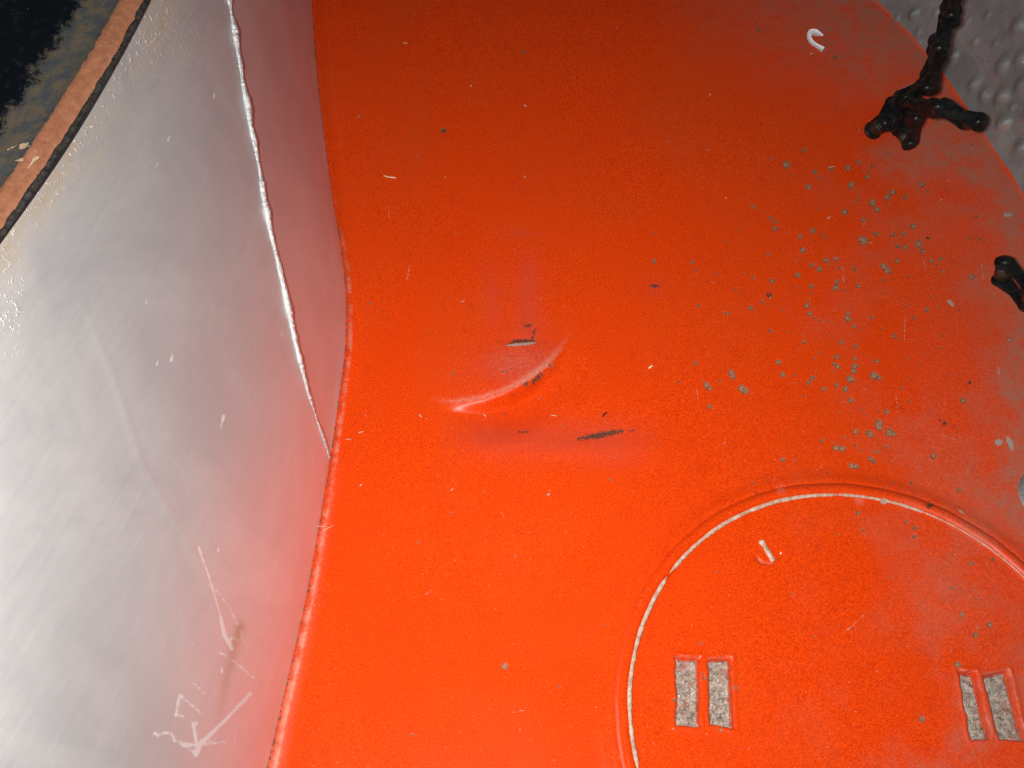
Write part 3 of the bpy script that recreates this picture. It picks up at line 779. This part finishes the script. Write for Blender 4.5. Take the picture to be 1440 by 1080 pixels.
def raw_mesh(name, vf, mat):
    me = bpy.data.meshes.new(name); me.from_pydata([tuple(map(float, p)) for p in vf[0]], [], vf[1])
    me.polygons.foreach_set("use_smooth", np.ones(len(me.polygons), bool)); me.update(); me.materials.append(mat)
    return me
HW = 0.0044                                                    # half width between outer plates
ME_OUT = raw_mesh("outer_plate", figure8(0.0038, 0.0022, 0.0015), M_CHAIN)
ME_IN = raw_mesh("inner_plate", figure8(0.0036, 0.0022, 0.0015), M_CHAIN)
ME_IN2 = raw_mesh("inner_plate_dirty", figure8(0.0036, 0.0022, 0.0015), M_CHAIN2)
ME_ROLL = raw_mesh("roller", lathe([(0.0027, -0.0028), (0.0031, -0.0024), (0.0031, 0.0024), (0.0027, 0.0028)]), M_CHAIN2)
t = HW + 0.0008
ME_PIN = raw_mesh("pin", lathe([(0.0006, -t - 0.0016), (0.0018, -t - 0.0011), (0.0024, -t - 0.0002), (0.0021, 0), (0.0024, t + 0.0002), (0.0018, t + 0.0011), (0.0006, t + 0.0016)]), M_CHAIN)

def chain(name, label, px_pts, z0, axis, cat="chain", updir=None, dirty=False, group=None, z_sign=None):
    """pins follow the pixels of px_pts; each height is the one that keeps the pitch"""
    pts = [at(px_pts[0][0], px_pts[0][1], z0)]
    for i, (qx, qy) in enumerate(px_pts[1:]):
        zz = np.linspace(0.0035, 0.30, 3000)
        cand = at(np.full_like(zz, qx), np.full_like(zz, qy), zz)
        e = np.abs(np.linalg.norm(cand - pts[-1], axis=1) - PITCH)
        sgn = z_sign[i] if z_sign else 1
        ok = (zz - pts[-1][2]) * sgn >= -1e-4
        e2 = np.where(ok, e, e + 0.004)
        pts.append(cand[int(np.argmin(e2))])
    root = thing(name, label, cat, tuple(pts[0]), group)
    axis = Vector(axis).normalized()
    def put(nm, me, M):
        o = bpy.data.objects.new(nm, me); C.objects.link(o); o.parent = root
        o.matrix_parent_inverse = Matrix.Translation(-root.location)
        o.matrix_basis = M
        return o
    for i in range(len(pts) - 1):
        a, b = Vector(pts[i]), Vector(pts[i + 1])
        x = (b - a); s = x.length / PITCH; x.normalize()
        z = (axis - x * axis.dot(x)).normalized(); y = z.cross(x)
        R = Matrix((x, y, z)).transposed().to_4x4()
        outer = (i % 2 == 0)
        off = HW if outer else HW - 0.0018
        for sg in (-1, 1):
            me = ME_OUT if outer else (ME_IN2 if (dirty and sg < 0) else ME_IN)
            put("outer_plate" if outer else "inner_plate", me, Matrix.Translation(a + z * off * sg) @ R @ Matrix.Diagonal((s, 1, 1, 1)))
    for i, p in enumerate(pts):
        x = Vector(pts[min(i + 1, len(pts) - 1)]) - Vector(pts[max(i - 1, 0)]); x.normalize()
        z = (axis - x * axis.dot(x)).normalized(); y = z.cross(x)
        R = Matrix((x, y, z)).transposed().to_4x4()
        put("roller", ME_ROLL, Matrix.Translation(Vector(p)) @ R)
        put("pin", ME_PIN, Matrix.Translation(Vector(p)) @ R)
    return pts

pA = chain("hanging_chain", "black oily roller chain hanging along the bumpy grey wall down to the floor",
      [(1236, 178), (1264.5, 142), (1307, 114), (1319, 67), (1336, 20), (1346, -28), (1354, -78)], 0.0095, (-0.25, -0.80, 0.55))
pB = chain("loose_chain", "short loose length of black roller chain on the floor below the hanging chain",
      [(1273, 191), (1285, 151), (1321, 152), (1366, 170)], 0.0065, (0.15, -0.72, 0.68), dirty=True, z_sign=[1, 1, -1])
pC = chain("edge_chain", "black roller chain link poking in from the right edge of the floor",
      [(1411, 382), (1449, 417), (1490, 446), (1532, 470)], 0.012, (-0.12, 0.02, 1.0), z_sign=[1, 1, 1])

# ------------------------------------------------------------------ paper scrap
def ribbon(name, px_pts, widths_px, mat, lift=0.0006, thick=0.0003, arch=0.0):
    p = np.asarray(px_pts, float); n = 30
    cum = np.concatenate([[0], np.cumsum(np.hypot(*np.diff(p, axis=0).T))])
    s = np.linspace(0, cum[-1], n)
    cx = np.interp(s, cum, p[:, 0]); cy = np.interp(s, cum, p[:, 1]); w = np.interp(s, cum, widths_px)
    k = np.array([1, 2, 3, 2, 1]) / 9
    cx[2:-2] = np.convolve(cx, k, 'valid'); cy[2:-2] = np.convolve(cy, k, 'valid')
    tx, ty = np.gradient(cx), np.gradient(cy); L = np.hypot(tx, ty); nx, ny = -ty / L, tx / L
    cols = np.linspace(-1, 1, 5)
    top = []
    for j, c in enumerate(cols):
        q = at(cx + nx * c * w / 2, cy + ny * c * w / 2, 0.0)
        q[:, 2] = lift + arch * np.sin(np.linspace(0, math.pi * 1.6, n)) ** 2 + 0.0003 * (c * c) * (arch > 0)
        top.append(q)
    top = np.stack(top, 1)
    bot = top.copy(); bot[..., 2] -= thick
    m = 5
    V = np.concatenate([top.reshape(-1, 3), bot.reshape(-1, 3)])
    f = grid_faces(n, m); N = n * m
    Fs = [tuple(q) for q in f] + [tuple(q[::-1] + N) for q in f]
    rimi = [i * m for i in range(n)] + [(n - 1) * m + j for j in range(1, m)] + [i * m + m - 1 for i in range(n - 2, -1, -1)] + [j for j in range(m - 2, 0, -1)]
    for a, b in zip(rimi, rimi[1:] + rimi[:1]): Fs.append((a, b, b + N, a + N))
    return mesh_obj(name, V, [tuple(int(i) for i in q) for q in Fs], mat)
tag(ribbon("paper_scrap", [(1157, 52.5), (1147, 49.5), (1138, 49), (1136, 55), (1141, 62.5), (1149, 69), (1156, 74)], [0.6, 8.5, 8.0, 6, 5.5, 5, 7.5], M_PAPER, 0.0010, 0.0003, 0.0006),
    "small curled white paper scrap shaped like a hook on the red floor", "paper scrap")

def fibre(name, px_pts, r, mat, label, cat, group=None):
    p = np.asarray(px_pts, float)
    s = np.linspace(0, 1, 12); tt = np.linspace(0, 1, len(p))
    q = at(np.interp(s, tt, p[:, 0]), np.interp(s, tt, p[:, 1]), 0.0)
    q[:, 2] = r * 1.3 + 0.0004 * np.sin(math.pi * s)
    o = tube(name, q, np.full(12, r), mat, None, 6)
    return tag(o, label, cat, group)
fibre("straw_fibre", [(540, 248), (547, 251), (557, 251)], 0.00030, M_STRAW, "thin curved straw coloured fibre on the upper left of the red floor", "fibre")
fibre("straw_fibre", [(912, 519), (918, 515)], 0.00034, M_STRAW, "short straw coloured fibre lying right of the dent", "fibre")
fibre("dark_fibre", [(847, 587), (850, 583), (853, 581)], 0.00030, M_DARK, "tiny black fibre just above the dark scrape", "fibre")
lint = [([(590, 583), (593, 587)], .0004), ([(680, 583), (684, 586)], .0003), ([(775, 584), (783, 585)], .00022), ([(504, 609), (511, 607)], .0003), ([(487, 620), (495, 620)], .00022), ([(506, 684), (510, 680)], .0003),
        ([(634, 690), (638, 687)], .0003), ([(567, 61), (573, 61)], .0003), ([(662, 120), (662.5, 122)], .00045), ([(737, 148), (740, 150)], .0005), ([(738, 248), (738.6, 250)], .0004), ([(998, 133), (999, 134)], .0005), ([(626, 249), (627, 250)], .0003),
        ([(1165, 236), (1174, 234)], .00025), ([(1163, 308), (1169, 304)], .0003), ([(1139, 76), (1143, 76)], .0003), ([(860, 930), (864, 928)], .0003), ([(1020, 278), (1022, 279)], .0003), ([(444, 742), (460, 742)], .0002), ([(454, 748), (470, 741)], .0002)]
Vs, Fa = [], []
for p, r in lint:
    r = r * 0.6
    p = np.asarray(p, float); q = at(p[:, 0], p[:, 1], 0.0); q[:, 2] = r
    if p[0][0] < 500: q[:, 2] += 0.0012
    t_ = q[1] - q[0]; t_ /= np.linalg.norm(t_); a = np.cross(t_, [0, 0, 1]); b = np.array([0, 0, 1.0])
    k0 = len(Vs)
    for e in range(2):
        for k in range(6): Vs.append(q[e] + r * (a * math.cos(k * math.pi / 3) + b * math.sin(k * math.pi / 3)))
    Fa += [(k0 + k, k0 + (k + 1) % 6, k0 + 6 + (k + 1) % 6, k0 + 6 + k) for k in range(6)] + [tuple(k0 + 5 - k for k in range(6)), tuple(k0 + 6 + k for k in range(6))]
o = mesh_obj("lint_specks", Vs, Fa, M_LINT)
o["kind"] = "stuff"; tag(o, "pale lint specks and crumbs scattered over the red floor", "lint")
print("lid", LC, LR, "chain", [np.round(p, 3).tolist() for p in pA], [np.round(p, 3).tolist() for p in pB], [np.round(p, 3).tolist() for p in pC])
